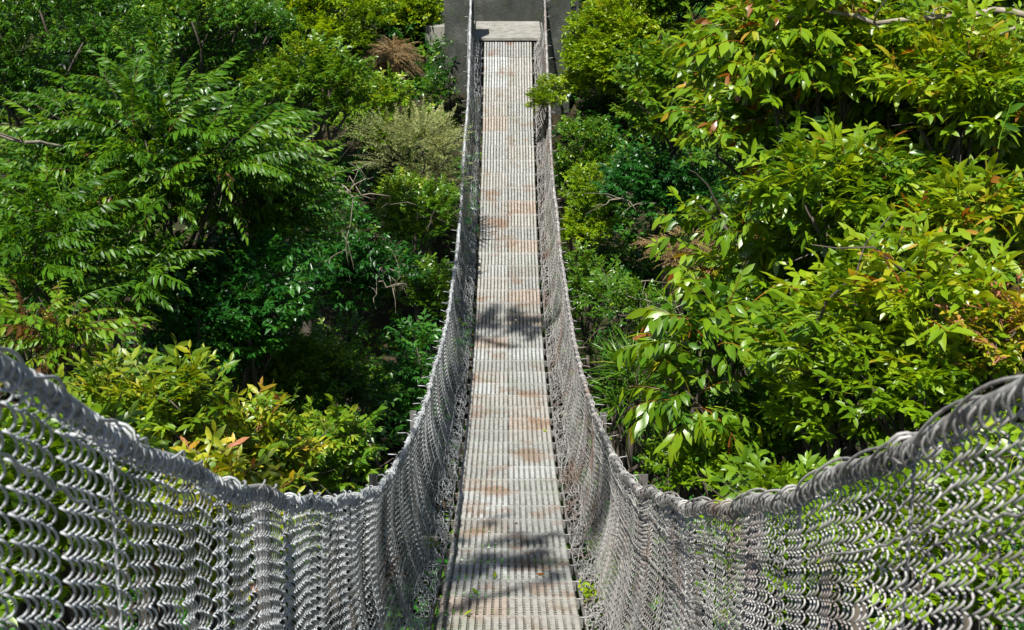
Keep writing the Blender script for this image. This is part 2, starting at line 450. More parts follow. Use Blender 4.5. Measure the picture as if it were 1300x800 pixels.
apart('side_ledge', [(.68, 1.45, 26.37, 27.6, -2.89, -2.54)], M['conc'])
apart('back_wall', [(-1.6, 1.5, 27.91, 28.2, -2.89, -1.35)], M['conc_dark'])

# ------------------------------------------------------------------ foliage
def leaf_hi(L, W, bend=.25, fold=.25):
    """base at origin, along +x, 8 vertices"""
    def zb(u): return -bend*L*u*u
    v = [[0, 0, 0]]
    for u, w in ((.33, .46), (.70, .38)):
        v += [[u*L, w*W, zb(u)+fold*w*W], [u*L, 0, zb(u)], [u*L, -w*W, zb(u)+fold*w*W]]
    v.append([L, 0, zb(1)])
    q = [[1, 2, 5, 4], [2, 3, 6, 5]]; t = [[0, 2, 1], [0, 3, 2], [4, 5, 7], [5, 6, 7]]
    return np.array(v), np.array(q), np.array(t)
def leaf_lo(L, W, bend=.2, fold=.25):
    v = np.array([[0, 0, 0], [.45*L, .5*W, fold*.5*W-.2*bend*L], [L, 0, -bend*L], [.45*L, -.5*W, fold*.5*W-.2*bend*L], [.45*L, 0, -.2*bend*L]])
    return v, np.zeros((0, 4), int), np.array([[0, 4, 1], [1, 4, 2], [0, 3, 4], [3, 2, 4]])
def rot(axis, a):
    c, s = math.cos(a), math.sin(a)
    if axis == 'x': return np.array([[1, 0, 0], [0, c, -s], [0, s, c]])
    if axis == 'y': return np.array([[c, 0, s], [0, 1, 0], [-s, 0, c]])
    return np.array([[c, -s, 0], [s, c, 0], [0, 0, 1]])

class Sprig:
    def __init__(s): s.b = MB()
    def leaf(s, L, W, base, yaw, pitch, roll=0, hi=True, bend=.25, fold=.25, tint=0.):
        v, q, t = (leaf_hi if hi else leaf_lo)(L, W, bend, fold)
        Rm = rot('z', yaw) @ rot('y', -pitch) @ rot('x', roll)
        s.b.add(v @ Rm.T+np.asarray(base), q, t, a=tint)
    def stem(s, pts, r=.003): s.b.tube(pts, np.linspace(r, r*.5, len(pts)), 3, a=.5, caps=False)
    def out(s):
        V = np.vstack(s.b.v); Q = np.vstack(s.b.q) if s.b.q else np.zeros((0, 4), int); T = np.vstack(s.b.t); A = np.concatenate(s.b.a)
        return V, Q, T, A

def sprig_pinnate(g, L=.75, n=9, lf=.15, w=.05):
    s = Sprig(); u = np.linspace(0, 1, 7)
    droop = g.uniform(.18, .40)
    P = np.c_[u*L, 0*u, .10*L*np.sin(u*2.2)-droop*L*u**2]
    s.stem(P, .004)
    for i in range(n):
        t = .12+.86*i/(n-1); p = np.array([np.interp(t, u, P[:, k]) for k in range(3)])
        sc = .7+.5*math.sin(math.pi*min(1, t*.9+.1))
        for sd in (-1, 1):
            s.leaf(lf*sc*g.uniform(.85, 1.1), w*sc, p, sd*(R(68)-t*R(30))+g.normal(0, .12), -R(18)-g.uniform(0, .6), sd*-.2+g.normal(0, .25), True, g.uniform(.15, .4), .3, g.normal(0, .12))
    s.leaf(lf, w, P[-1], 0, -.5, 0, True, .3, .3, .1)
    return s.out()
def sprig_whorl(g, L=.30, n=8, lf=.19, w=.065, rise=.5, droop=.35, hi=True, along=.5, tipyoung=.15):
    """twig with leaves crowding towards its tip"""
    s = Sprig(); u = np.linspace(0, 1, 4)
    P = np.c_[u*L, .04*L*np.sin(u*5), .08*L*u]; s.stem(P, .004 if lf > .1 else .002)
    for i in range(n):
        t = 1-along*(1-(i+.5)/n) if n > 1 else 1
        p = np.array([np.interp(t, u, P[:, k]) for k in range(3)])
        yaw = i*2.4+g.normal(0, .25); near_tip = (t-(1-along))/along
        pit = R(-25)+near_tip*rise+g.normal(0, .22)-droop*abs(math.sin(yaw))*.3
        # leaves splay around the twig but keep their faces up
        yw = ((yaw+math.pi) % (2*math.pi)-math.pi)*.62
        sc = g.uniform(.75, 1.1)*(1-.35*(near_tip > .9))
        s.leaf(lf*sc, w*sc, p, yw, pit, g.normal(0, .35), hi, g.uniform(.1, .45), g.uniform(.1, .4), g.normal(0, .12)+(tipyoung if near_tip > .75 else 0))
    return s.out()
def sprig_droop(g, L=.42, n=10, lf=.17, w=.062):
    """arching twig with leaves hanging from it"""
    s = Sprig(); u = np.linspace(0, 1, 6); P = np.c_[u*L, 0*u, .15*L*u-.45*L*u**2]; s.stem(P, .005)
    for i in range(n):
        t = .25+.75*(i+.5)/n; p = np.array([np.interp(t, u, P[:, k]) for k in range(3)])
        yaw = (1 if i % 2 else -1)*g.uniform(.4, 1.3); sc = g.uniform(.75, 1.1)
        s.leaf(lf*sc, w*sc, p, yaw, -g.uniform(.35, 1.25), g.normal(0, .4), True, g.uniform(.1, .35), g.uniform(.05, .3), g.normal(0, .13)+(.12 if t > .85 else 0))
    return s.out()
def sprig_tuft(g, L=.13, n=11, lf=.055, w=.024):
    s = Sprig()
    s.stem([[0, 0, 0], [L*.5, 0, .01], [L, 0, 0]], .002)
    for i in range(n):
        t = .25+.75*(i+.5)/n; yaw = i*2.4
        s.leaf(lf*g.uniform(.7, 1.15), w, [t*L, 0, 0], ((yaw+math.pi) % (2*math.pi)-math.pi)*.75, g.uniform(-.6, .7), g.normal(0, .5), False, .2, .3, g.normal(0, .12)+(.15 if t > .85 else 0))
    return s.out()
def sprig_feather(g, L=.30, n=26, lf=.035, w=.010):
    s = Sprig(); s.stem([[0, 0, 0], [L*.5, 0, .03*L], [L, 0, -.05*L]], .002)
    for i in range(n):
        t = .1+.9*(i+.5)/n
        s.leaf(lf*(1.25-.6*t), w, [t*L, 0, -.05*L*t*t], (1 if i % 2 else -1)*g.uniform(.5, 1.2), g.uniform(-.5, .8), g.normal(0, .5), False, .2, .2, g.normal(0, .15))
    return s.out()
def sprig_blade(g, L=.5, n=6):
    """long narrow drooping blades (grass or bamboo-like)"""
    s = Sprig()
    for i in range(n):
        s.leaf(L*g.uniform(.5, 1.1), .022, [0, 0, 0], g.uniform(-1.3, 1.3), g.uniform(-.1, .9), g.normal(0, .3), True, g.uniform(.4, .9), .3, g.normal(0, .15))
    return s.out()

SP = {
    'pinnate': (lambda g: sprig_pinnate(g, .60, 11, .105, .034), 'frond', .42),
    'pinnate_small': (lambda g: sprig_pinnate(g, .42, 9, .075, .027), 'frond', .30),
    'dark_small': (lambda g: sprig_whorl(g, .20, 10, .075, .035, .5, .3, False, .85, .05), 'dark', .17),
    'blue_mid': (lambda g: sprig_whorl(g, .26, 10, .105, .045, .4, .5, False, .85, .05), 'blue', .20),
    'mid_small': (lambda g: sprig_whorl(g, .18, 11, .070, .034, .7, .2, False, .9, .1), 'mid', .15),
    'mid_mid': (lambda g: sprig_whorl(g, .24, 9, .115, .048, .6, .3, True, .85, .1), 'mid', .20),
    'lime_tuft': (lambda g: sprig_tuft(g), 'lime', .10),
    'lime_mid': (lambda g: sprig_whorl(g, .24, 9, .10, .042, .8, .2, True, .8, .12), 'lime', .19),
    'sage': (lambda g: sprig_feather(g), 'sage', .15),
    'dead': (lambda g: sprig_pinnate(g, .55, 12, .07, .02), 'dead', .25),
    'broad': (lambda g: sprig_droop(g, .34, 9, .165, .062) if g.random() < .5 else sprig_whorl(g, .32, 10, .165, .064, .15, .6, True, .95, .12), 'broad', .33),
    'broad_droop': (lambda g: sprig_droop(g), 'broad', .36),
    'young': (lambda g: sprig_whorl(g, .28, 10, .17, .052, .9, .3, True, .75, .15), 'young', .30),
    'tips': (lambda g: sprig_whorl(g, .22, 9, .105, .038, .9, .2, True, .85, .30), 'tips', .19),
    'blade': (lambda g: sprig_blade(g), 'mid', .30),
}
_cache = {}
def templates(kind):
    if kind not in _cache:
        g = np.random.default_rng(abs(sum(ord(c)*(i+3) for i, c in enumerate(kind))))
        _cache[kind] = [SP[kind][0](g) for _ in range(5)]
    return _cache[kind]

def scatter(kind, pos, dirs, scale, tint, g, name):
    """one foliage mesh from sprigs of a kind"""
    Vs, Qs, Ts, As = [], [], [], []; n0 = 0
    which = g.integers(0, 5, len(pos))
    d = dirs/np.linalg.norm(dirs, axis=1)[:, None]
    up = np.array([0, 0, 1.0])[None]+g.normal(0, .22, (len(pos), 3))
    yv = np.cross(up, d); yv /= np.linalg.norm(yv, axis=1)[:, None]+1e-9
    zv = np.cross(d, yv)
    for k, (V, Q, T, A) in enumerate(templates(kind)):
        m = np.where(which == k)[0]
        if len(m) == 0: continue
        Rm = np.stack([d[m], yv[m], zv[m]], -1)               # columns = axes
        W = np.einsum('nij,vj->nvi', Rm, V)*scale[m, None, None]+pos[m, None]
        nv = len(V)
        Vs.append(W.reshape(-1, 3)); As.append((A[None]+tint[m, None]).ravel())
        o_ = (n0+np.arange(len(m))*nv)[:, None, None]
        if len(Q): Qs.append((Q[None]+o_).reshape(-1, 4))
        Ts.append((T[None]+o_).reshape(-1, 3)); n0 += len(m)*nv
    A = np.clip(np.concatenate(As)+g.normal(0, .0, 1), 0, 1)
    fl = ([np.vstack(Qs)] if Qs else [])+[np.vstack(Ts)]
    return make_mesh(name, np.vstack(Vs), fl, True, {'tint': A})

def clear_of_bridge(P, pad=.25):
    y = P[:, 1]; inside = (np.abs(P[:, 0]) < .80+pad) & (y < 26.4) & (P[:, 2] > deck_z(np.clip(y, -1, 26))-.35-pad)
    near = (y < 2.0) & (np.abs(P[:, 0]) < 1.6)
    landing = (np.abs(P[:, 0]) < 1.0) & (y >= 25.0) & (y < 28.4)
    return ~(inside | near | landing)

def limb(b, p0, p1, r0, r1, g, n=6, wob=.08, k=6):
    u = np.linspace(0, 1, n)[:, None]; L = np.linalg.norm(p1-p0)
    P = p0+(p1-p0)*u; P[1:-1] += g.normal(0, wob*L/2.5, (n-2, 3)); P[:, 2] += .10*L*np.sin(np.pi*u[:, 0])*(1 if p1[2] > p0[2] else .3)
    b.tube(P, np.linspace(r0, r1, n), k); return P

def plant(name, cat, label, kind, px, py, Z, rx, ry, dens=1.0, depth=.8, size=.92, tint=.45, seed=0, clumps=None, upb=.55, group=None, pad=.25, root=None, bare=0, second=None, clip=None):
    """plant whose crown (ellipsoid rx, ry given at the scale of its distance) sits where the picture shows it"""
    g = np.random.default_rng(abs(1000+seed+int(px)*7+int(py)))
    c = at(px, py, Z); m = Z/F_PX; a, h = rx*m, ry*m; dpt = max(a*depth, .35)
    K = clumps or int(np.clip(5+a*h*9, 7, 34))
    # clump centres inside the crown
    q = g.normal(0, 1, (K*3, 3)); q /= np.linalg.norm(q, axis=1)[:, None]; q *= (g.uniform(.25, 1, K*3)**.5)[:, None]*.80
    keep = [0]
    for i_ in range(1, len(q)):                             # spread them
        if len(keep) >= K: break
        if min(np.linalg.norm(q[i_]-q[j_]) for j_ in keep) > .95/K**(1/3.): keep.append(i_)
    q = q[keep]; K = len(q)
    cc = c+q*[a, dpt, h]
    step = SP[kind][2]*size
    rcl = (a*h*dpt)**(1/3.)*1.05/K**(1/3.)*g.uniform(.75, 1.25, K)+step*.3
    pos, dr, tn = [], [], []
    for i_ in range(K):
        n = int(max(6, dens*14*(rcl[i_]/step)**2))
        v = g.normal(0, 1, (n, 3)); v[:, 2] = np.abs(v[:, 2])*1.0-.35*g.random(n); v /= np.linalg.norm(v, axis=1)[:, None]
        p = cc[i_]+v*(rcl[i_]*g.uniform(.35, 1.0, n)**.6)[:, None]*[1, 1, .8]
        out = (p-c)/[a, dpt, h]; out /= np.linalg.norm(out, axis=1)[:, None]+1e-9
        d = v+.6*out+g.normal(0, .35, (n, 3)); d[:, 2] = d[:, 2]*.5+upb*.5
        pos.append(p-.45*step*d/np.linalg.norm(d, axis=1)[:, None]); dr.append(d); tn.append(np.full(n, g.normal(0, .10))+g.normal(0, .16, n))
    pos = np.vstack(pos); dr = np.vstack(dr); tn = np.concatenate(tn)+tint
    ok = clear_of_bridge(pos, pad+.5*step) & (pos[:, 2] > ter(pos[:, 0], pos[:, 1])+.02)
    pos, dr, tn = pos[ok], dr[ok], tn[ok]
    rt = np.array(root if root is not None else [c[0]+np.sign(c[0]-1e-6)*.15*a, c[1]+.25*dpt, 0.0]); rt[2] = float(ter(rt[0], rt[1]))-.05
    e = empty(name, rt); tag(e, label, cat, group)
    me = scatter(kind, pos-rt, dr, size*g.uniform(.75, 1.25, len(pos)), tn, g, 'foliage')
    fo = link('foliage', me, M[SP[kind][1]], e)
    if second:
        k2, frac, sz2 = second
        n2 = int(len(pos)*frac*(step/(SP[k2][2]*sz2))**2)
        ii = g.integers(0, len(pos), n2); p2 = c+(pos[ii]-c)*g.uniform(.75, 1.04, (n2, 1))+g.normal(0, step*.5, (n2, 3))
        ok = clear_of_bridge(p2, pad+.1) & (p2[:, 2] > ter(p2[:, 0], p2[:, 1])+.02)
        me2 = scatter(k2, (p2-rt)[ok], (dr[ii]+g.normal(0, .5, (n2, 3)))[ok], sz2*g.uniform(.7, 1.3, int(ok.sum())), tint-.1+g.normal(0, .18, int(ok.sum())), g, 'young_foliage')
        link('small_foliage', me2, M[SP[k2][1]], e)
    b = MB(); hgt = max(.4, c[2]-rt[2]); r0 = np.clip(.02*hgt, .01, .09)
    fork = rt+(c-rt)*.62
    Pm = limb(b, np.zeros(3), fork-rt, r0, r0*.6, g, 8, .04, 8)
    tgt = np.argsort(-rcl)[:14]
    for i_ in tgt: 
        P = limb(b, fork-rt, cc[i_]-rt, r0*.42, max(.004, r0*.12), g, 6, .10, 5)
        for _ in range(3):
            p1 = cc[i_]-rt+g.normal(0, rcl[i_]*.6, 3); limb(b, P[-2], p1, max(.003, r0*.12), .002, g, 4, .12, 4)
    for _ in range(bare):
        i_ = g.integers(K); p1 = cc[i_]-rt+g.normal(0, 1, 3)*[a*.6, dpt*.5, h*.6]; limb(b, cc[i_]-rt, p1, .012, .003, g, 5, .12, 4)
    link('trunk' if cat == 'tree' else 'stem', b.mesh('trunk', True), M['bark'], e)
    return e, len(pos)

TT, BB = 'tree', 'bush'
PL = [
 # ---- left of the bridge
 ('feathery_tree', TT, 'tree of long feathery fronds filling the upper left, middle one of the frond trees', 'pinnate', 215, 195, 13.2, 205, 95, dict(tint=.45, dens=.85)),
 ('feathery_tree', TT, 'lower frond tree at the left edge just above the yellow-green shrub', 'pinnate', 95, 320, 12.0, 150, 95, dict(tint=.40, dens=.85)),
 ('feathery_tree', TT, 'frond tree with leaflets hanging over the dark bush left of the deck', 'pinnate', 330, 270, 14.5, 90, 80, dict(tint=.45, size=.85)),
 ('small_leaved_tree', TT, 'dark small-leaved tree in the top left corner', 'dark_small', 70, 70, 15.5, 150, 110, dict(tint=.6, dens=.9)),
 ('small_leaved_tree', TT, 'dark tree at the top edge between the corner tree and the bright hillside', 'dark_small', 260, 40, 17.5, 110, 80, dict(tint=.6)),
 ('leafy_bush', BB, 'bright yellow-green bush at the top edge above the mid green bush', 'lime_mid', 395, 15, 21.0, 75, 55, dict(tint=.45)),
 ('leafy_bush', BB, 'lime bush beside the left concrete pillar at the top', 'lime_tuft', 510, 18, 26.5, 55, 35, dict(tint=.5, size=1.5)),
 ('leafy_bush', BB, 'olive bush at the top edge between two bright bushes', 'lime_mid', 455, 30, 24.5, 45, 40, dict(tint=.2)),
 ('leafy_bush', BB, 'dense round mid green bush right of the feathery trees', 'mid_small', 385, 120, 17.5, 80, 85, dict(tint=.5, size=1.05)),
 ('dead_fern', 'fern', 'rust brown dead fern drooping on the hillside left of the pillar', 'dead', 497, 80, 22.6, 30, 24, dict(tint=.35, dens=1.3, upb=-.5, size=.5, pad=0)),
 ('creeper_bush', BB, 'grey-green creeper mound just under the brown dead fern', 'mid_mid', 490, 150, 21.0, 55, 55, dict(tint=.65, size=.9)),
 ('sage_bush', BB, 'pale sage feathery bush next to the left netting', 'sage', 532, 200, 20.3, 66, 55, dict(tint=.75, dens=1.0, size=1.2, pad=0)),
 ('leafy_bush', BB, 'small dark bush at the foot of the left concrete pillar', 'dark_small', 572, 95, 24.5, 30, 45, dict(tint=.6)),
 ('leafy_bush', BB, 'olive shrub in half shade below the pale sage bush', 'mid_small', 532, 275, 19.5, 58, 45, dict(tint=.5, pad=.0)),
 ('leafy_bush', BB, 'dark bush with drooping bluish leaves under the hanging fronds', 'blue_mid', 300, 400, 13.5, 100, 100, dict(tint=.5)),
 ('leafy_bush', BB, 'dark green bush halfway down the slope left of the netting', 'blue_mid', 440, 330, 17.5, 75, 70, dict(tint=.5)),
 ('leafy_bush', BB, 'shaded low bush in the gully left of the netting dip', 'dark_small', 430, 470, 15.5, 80, 60, dict(tint=.5)),
 ('leafy_bush', BB, 'bluish green bush touching the left netting low down', 'blue_mid', 532, 480, 16.5, 42, 60, dict(tint=.8, pad=.05)),
 ('leafy_bush', BB, 'fresh green bush right above the dip of the left handrail', 'mid_mid', 420, 575, 10.5, 75, 50, dict(tint=.6, size=.8)),
 ('fern_bush', BB, 'fine bright fern-like bush above the far left handrail', 'pinnate_small', 70, 440, 9.5, 85, 50, dict(tint=.7, size=1.0)),
 ('red_tipped_shrub', 'shrub', 'yellow-green shrub with reddish tips behind the left handrail', 'tips', 190, 525, 7.3, 95, 50, dict(tint=.24, size=.85, bare=5)),
 ('red_tipped_shrub', 'shrub', 'smaller yellow-green shrub with red tips near the left handrail post', 'tips', 325, 570, 8.0, 50, 40, dict(tint=.34, bare=3)),
 ('leafy_bush', BB, 'sunlit yellow-green bush seen through the left netting at the frame corner', 'lime_mid', 60, 660, 5.2, 130, 110, dict(tint=.4, size=.8)),
 ('leafy_bush', BB, 'bright bush seen through the left netting below the red-tipped shrub', 'tips', 250, 670, 6.2, 110, 80, dict(tint=.3)),
 ('leafy_bush', BB, 'green bush behind the left netting close to the deck', 'mid_mid', 440, 700, 7.6, 90, 70, dict(tint=.5, size=.8)),
 ('leafy_bush', BB, 'narrow olive bush squeezed against the left netting below the pale sage bush', 'mid_small', 545, 370, 18.0, 36, 55, dict(tint=.35, pad=0, dens=.8)),
 # ---- right of the bridge
 ('leafy_bush', BB, 'low green bush against the right netting under the yellow-green vine', 'mid_small', 745, 370, 18.8, 36, 50, dict(tint=.4, pad=0, dens=.8)),
 ('leafy_bush', BB, 'bright lime small-leaved bush right of the right concrete pillar', 'lime_tuft', 775, 75, 24.5, 75, 80, dict(tint=.5, size=1.45, dens=1.1)),
 ('leafy_bush', BB, 'tiny yellowish plant poking through the right netting at the deck edge', 'lime_tuft', 692, 125, 23.0, 16, 26, dict(tint=.45, size=.9, pad=-.45, depth=.5)),
 ('leafy_tree', TT, 'green tree with drooping sprays behind the lime bush', 'mid_mid', 850, 120, 20.0, 65, 75, dict(tint=.55, size=1.2)),
 ('leafy_bush', BB, 'dark green bush against the right netting below the lime bush', 'dark_small', 732, 190, 22.5, 45, 55, dict(tint=.8, pad=.0)),
 ('climbing_vine', 'vine', 'yellow-green vine with small leaves hanging beside the right netting', 'lime_mid', 738, 265, 21.0, 38, 66, dict(pad=0, tint=.35, dens=.9, size=.8, bare=2)),
 ('leafy_bush', BB, 'shaded dark bush in the hollow below the green drooping tree', 'blue_mid', 850, 240, 20.5, 75, 45, dict(tint=.35)),
 ('leafy_bush', BB, 'olive bush with fine leaves in front of the dark hollow', 'mid_small', 960, 215, 17.5, 70, 55, dict(tint=.35, size=1.1)),
 ('brown_fern', 'fern', 'dry yellowish fern in the dark hollow between netting and big tree', 'dead', 862, 320, 18.5, 34, 24, dict(tint=.7, dens=.9, size=.5)),
 ('leafy_bush', BB, 'sparse green weed bush low on the bare bank right of the netting', 'mid_small', 800, 400, 17.5, 55, 50, dict(tint=.35, dens=.55, bare=12)),
 ('bamboo_grass', 'grass clump', 'clump of long drooping blades low beside the right netting', 'blade', 790, 505, 14.5, 50, 48, dict(tint=.35, dens=.7)),
 ('broadleaf_tree', TT, 'broadleaf tree with orange young leaves hanging in at the top right', 'broad', 1060, 50, 10.2, 190, 75, dict(tint=.58, dens=1.5, bare=4)),
 ('broadleaf_tree', TT, 'big leafy tree at the right edge under the overhanging broadleaf tree', 'broad', 1190, 185, 10.8, 150, 90, dict(tint=.55, dens=1.4, bare=4)),
 ('broadleaf_tree', TT, 'glossy tree with hanging leaves reaching left towards the dark hollow', 'broad_droop', 990, 320, 10.2, 110, 95, dict(tint=.5, dens=.8, bare=6)),
 ('broadleaf_tree', TT, 'low branches of large drooping leaves above the dip of the right handrail', 'broad_droop', 905, 470, 9.6, 85, 70, dict(tint=.45, dens=.75, bare=4)),
 ('young_leaved_tree', TT, 'tree with upright narrow lime leaves in whorls right above the handrail', 'young', 1120, 420, 8.2, 130, 105, dict(tint=.5, dens=.95, bare=4)),
 ('broadleaf_tree', TT, 'leafy tree behind the orange-leaved branches, its crown above the glossy hanging leaves', 'broad', 1000, 140, 11.8, 120, 80, dict(tint=.55, dens=1.5)),
 ('young_leaved_tree', TT, 'light green tree at the right edge just under the pale bare branch', 'young', 1230, 110, 9.4, 100, 70, dict(tint=.5, dens=1.2)),
 ('young_leaved_tree', TT, 'light green tree whose crown fills the middle of the right side', 'young', 1090, 250, 9.4, 110, 75, dict(tint=.45, dens=1.2)),
 ('leafy_bush', BB, 'shaded bush filling the gap beneath the upright narrow-leaved tree above the right handrail', 'lime_mid', 1065, 505, 8.6, 95, 55, dict(tint=.3, size=1.0)),
 ('leafy_bush', BB, 'shaded green bush in the middle of the left slope under the bluish bush', 'mid_small', 350, 480, 14.5, 90, 60, dict(tint=.5, size=1.1)),
 ('leafy_bush', BB, 'green bush under the right edge tree just above the right handrail', 'lime_mid', 1190, 490, 7.7, 100, 60, dict(tint=.35, size=.95)),
 ('young_leaved_tree', TT, 'yellow-green whorled tree at the right edge between the larger trees', 'young', 1245, 300, 8.8, 85, 75, dict(tint=.6, dens=.9)),
 ('brown_leaved_shrub', 'shrub', 'shrub with mixed brown and yellow leaves in the right corner above the handrail', 'tips', 1275, 440, 7.6, 65, 60, dict(tint=.60, bare=6, size=.8)),
 ('leafy_bush', BB, 'vivid green small bush above the lowest point of the right handrail', 'lime_mid', 885, 592, 9.6, 55, 32, dict(tint=.35, size=.7)),
 ('leafy_bush', BB, 'dark leafy bush under the large drooping leaves', 'mid_mid', 985, 555, 9.8, 80, 50, dict(tint=.3)),
 ('leafy_bush', BB, 'yellow-green bush seen through the right netting nearest the frame corner', 'lime_mid', 1200, 690, 5.2, 130, 105, dict(tint=.45, size=.8)),
 ('leafy_bush', BB, 'sunlit bush seen through the middle of the right netting', 'lime_mid', 1010, 700, 6.4, 110, 80, dict(tint=.35, size=.8)),
 ('leafy_bush', BB, 'green bush behind the right netting close to the deck', 'mid_mid', 850, 710, 7.6, 85, 65, dict(tint=.5, size=.8)),
]
def shade(label, dy, t, r, root, dens):
    p = np.array([-.05, dy, float(deck_z(dy))])+t*np.array([-.20, -.45, .87])/1.0
    Z = p[1]*CT-p[2]*ST; yc = -(p[1]*ST+p[2]*CT)
    PL.append(('shade_tree', TT, label, 'broad', 645+p[0]/Z*F_PX, 400+yc/Z*F_PX, Z, r*F_PX/Z, r*.45*F_PX/Z, dict(dens=dens, root=root, clumps=7, size=1.2)))
shade('tall tree left of the viewer whose branches overhang and shade the near deck', 9.0, 14.0, .95, (-3.6, -2.5, 0), .06)
shade('tall tree off the left edge whose branches overhang and shade the middle of the deck', 17.2, 15.0, .85, (-8.2, 12.0, 0), .05)
total = 0
for i_, (nm, ct, lb, kd, px, py, Z, rx, ry, kw) in enumerate(PL):
    if nm in ('broadleaf_tree', 'young_leaved_tree'): kw['second'] = (('mid_mid', 'lime_mid')[i_ % 2], .45, 1.0)
    elif nm == 'feathery_tree': kw['second'] = (('dark_small', 'mid_small')[i_ % 2], .40, 1.0)
    elif nm == 'red_tipped_shrub': kw['second'] = ('lime_mid', .35, .7)
    e, n = plant(nm, ct, lb, kd, px, py, Z, rx, ry, seed=i_, **kw); total += n
print('sprigs', total)

# undergrowth covering the slopes (countless)
def undergrowth(name, kind, n, seed, xr, yr, tint, size, hmax, label):
    g = np.random.default_rng(seed)
    x = g.uniform(*xr, n*2); y = g.uniform(*yr, n*2)
    m = (np.sin(x*1.7+seed)+np.sin(y*1.3+x*.6+seed*2)+g.normal(0, .8, n*2)) > -.6
    x, y = x[m][:n], y[m][:n]
    hh = hmax*g.random(len(x))*(.5+.5*np.sin(x*1.1+y*.9+seed)**2)
    P = np.c_[x, y, ter(x, y)+hh]; D = g.normal(0, 1, (len(x), 3)); D[:, 1] -= .5; D[:, 2] = np.abs(D[:, 2])*.7+.3
    ok = clear_of_bridge(P, .35); P, D = P[ok], D[ok]
    me = scatter(kind, P, D, size*g.uniform(.7, 1.4, len(P)), tint+g.normal(0, .18, len(P)), g, name)
    o = link(name, me, M[SP[kind][1]]); tag(o, label, 'undergrowth', kind='stuff')
undergrowth('undergrowth', 'blue_mid', 15000, 3, (-16, 16), (12, 30), .6, 1.1, 1.0, 'dark leafy ground cover on the far slope of the gully')
undergrowth('undergrowth', 'mid_mid', 9000, 4, (-16, 16), (14, 34), .45, 1.0, 1.1, 'green ground cover high on the far slope around the landing')
undergrowth('undergrowth', 'lime_mid', 8000, 5, (-7, 7), (1.0, 11), .4, 1.0, .9, 'sunlit yellow-green ground cover below the bridge netting')
undergrowth('undergrowth', 'blade', 1600, 6, (-14, 14), (14, 33), .35, .9, .3, 'long grass blades scattered over the far slope')
# trees that close the hillside behind everything
for i_, (px, py, Z, rx, ry, kd, lb) in enumerate([
        (120, -30, 22, 190, 90, 'dark_small', 'dark tree on the hillside behind the top left corner tree'),
        (330, -30, 25, 120, 60, 'mid_mid', 'hillside tree at the top edge behind the bright yellow-green bush'),
        (860, -20, 25, 110, 60, 'mid_mid', 'hillside tree at the top edge behind the drooping green tree'),
        (1130, 0, 21, 220, 110, 'mid_mid', 'hillside tree hidden behind the overhanging orange-leaved branches')]):
    plant('hillside_tree', TT, lb, kd, px, py, Z, rx, ry, upb=.6, seed=200+i_, size=1.6, tint=.45)

# dead sticks on the bare bank
def sticks(name, label, px, py, Z, spread, n, seed, lng=.9):
    g = np.random.default_rng(seed); b = MB(); c = at(px, py, Z); pts = []
    for _ in range(n):
        p = np.zeros(3) if not pts else pts[g.integers(len(pts))]; d = g.normal(0, 1, 3); d[2] = d[2]*.6-.2; d /= np.linalg.norm(d)
        p1 = p+d*lng*g.uniform(.4, 1.2); P = limb(b, p, p1, .009, .003, g, 6, .15, 4); pts += [P[2], P[4]] if np.linalg.norm(P[4]) < spread*3 else [P[1]]
        limb(b, P[3], P[3]+g.normal(0, .2, 3), .004, .002, g, 4, .1, 4)
    b.tube([[0, 0, 0], [0, .2, -.3]], .006, 5)
    o = link(name, b.mesh(name, True), M['twig'], None, c); tag(o, label, 'dead branches')
sticks('dead_branches', 'tangle of pale dead sticks on the dark bank right of the netting', 830, 400, 17.3, .45, 22, 1)
sticks('dead_branches', 'bare pale twigs standing in the dark hollow beside the vine', 785, 240, 20.0, .22, 6, 2, .6)
sticks('dead_branches', 'few dry stems hanging over the shaded slope left of the netting', 430, 240, 17.0, .35, 10, 3)
sticks('dead_branches', 'dry twigs among the shaded shrubs near the left netting', 500, 360, 17.5, .4, 12, 4)
# two visible bare branches
def branch(label, pts, r, seed):
    g = np.random.default_rng(seed); b = MB(); P = np.array([at(*p) for p in pts]); c = P[0].copy()
    for k in range(len(P)-1):
        f0, f1 = 1-k/len(P), 1-(k+1)/len(P)
        limb(b, P[k]-c, P[k+1]-c, r*(.3+.7*f0), r*(.3+.7*f1), g, 6, .03, 6)
        if k: 
            for _ in range(2): limb(b, P[k]-c, P[k]-c+g.normal(0, .35, 3), r*.35, .003, g, 5, .1, 4)
    o = link('bare_branch', b.mesh('bare_branch', True), M['twig'], None, c); tag(o, label, 'branch')
branch('thick pale bare branch crossing the orange-leaved tree at the top right', [(1330, 28, 9.2), (1215, 22, 9.3), (1110, 30, 9.5), (1000, 22, 9.8)], .028, 5)
branch('thin grey branch sticking in from the left edge among the fronds', [(-40, 165, 11.5), (30, 180, 11.6), (80, 186, 11.9)], .025, 6)
branch('thin twig slanting through the big leaves at the right', [(1290, 35, 9.0), (1240, 60, 9.2), (1215, 110, 9.4)], .012, 7)

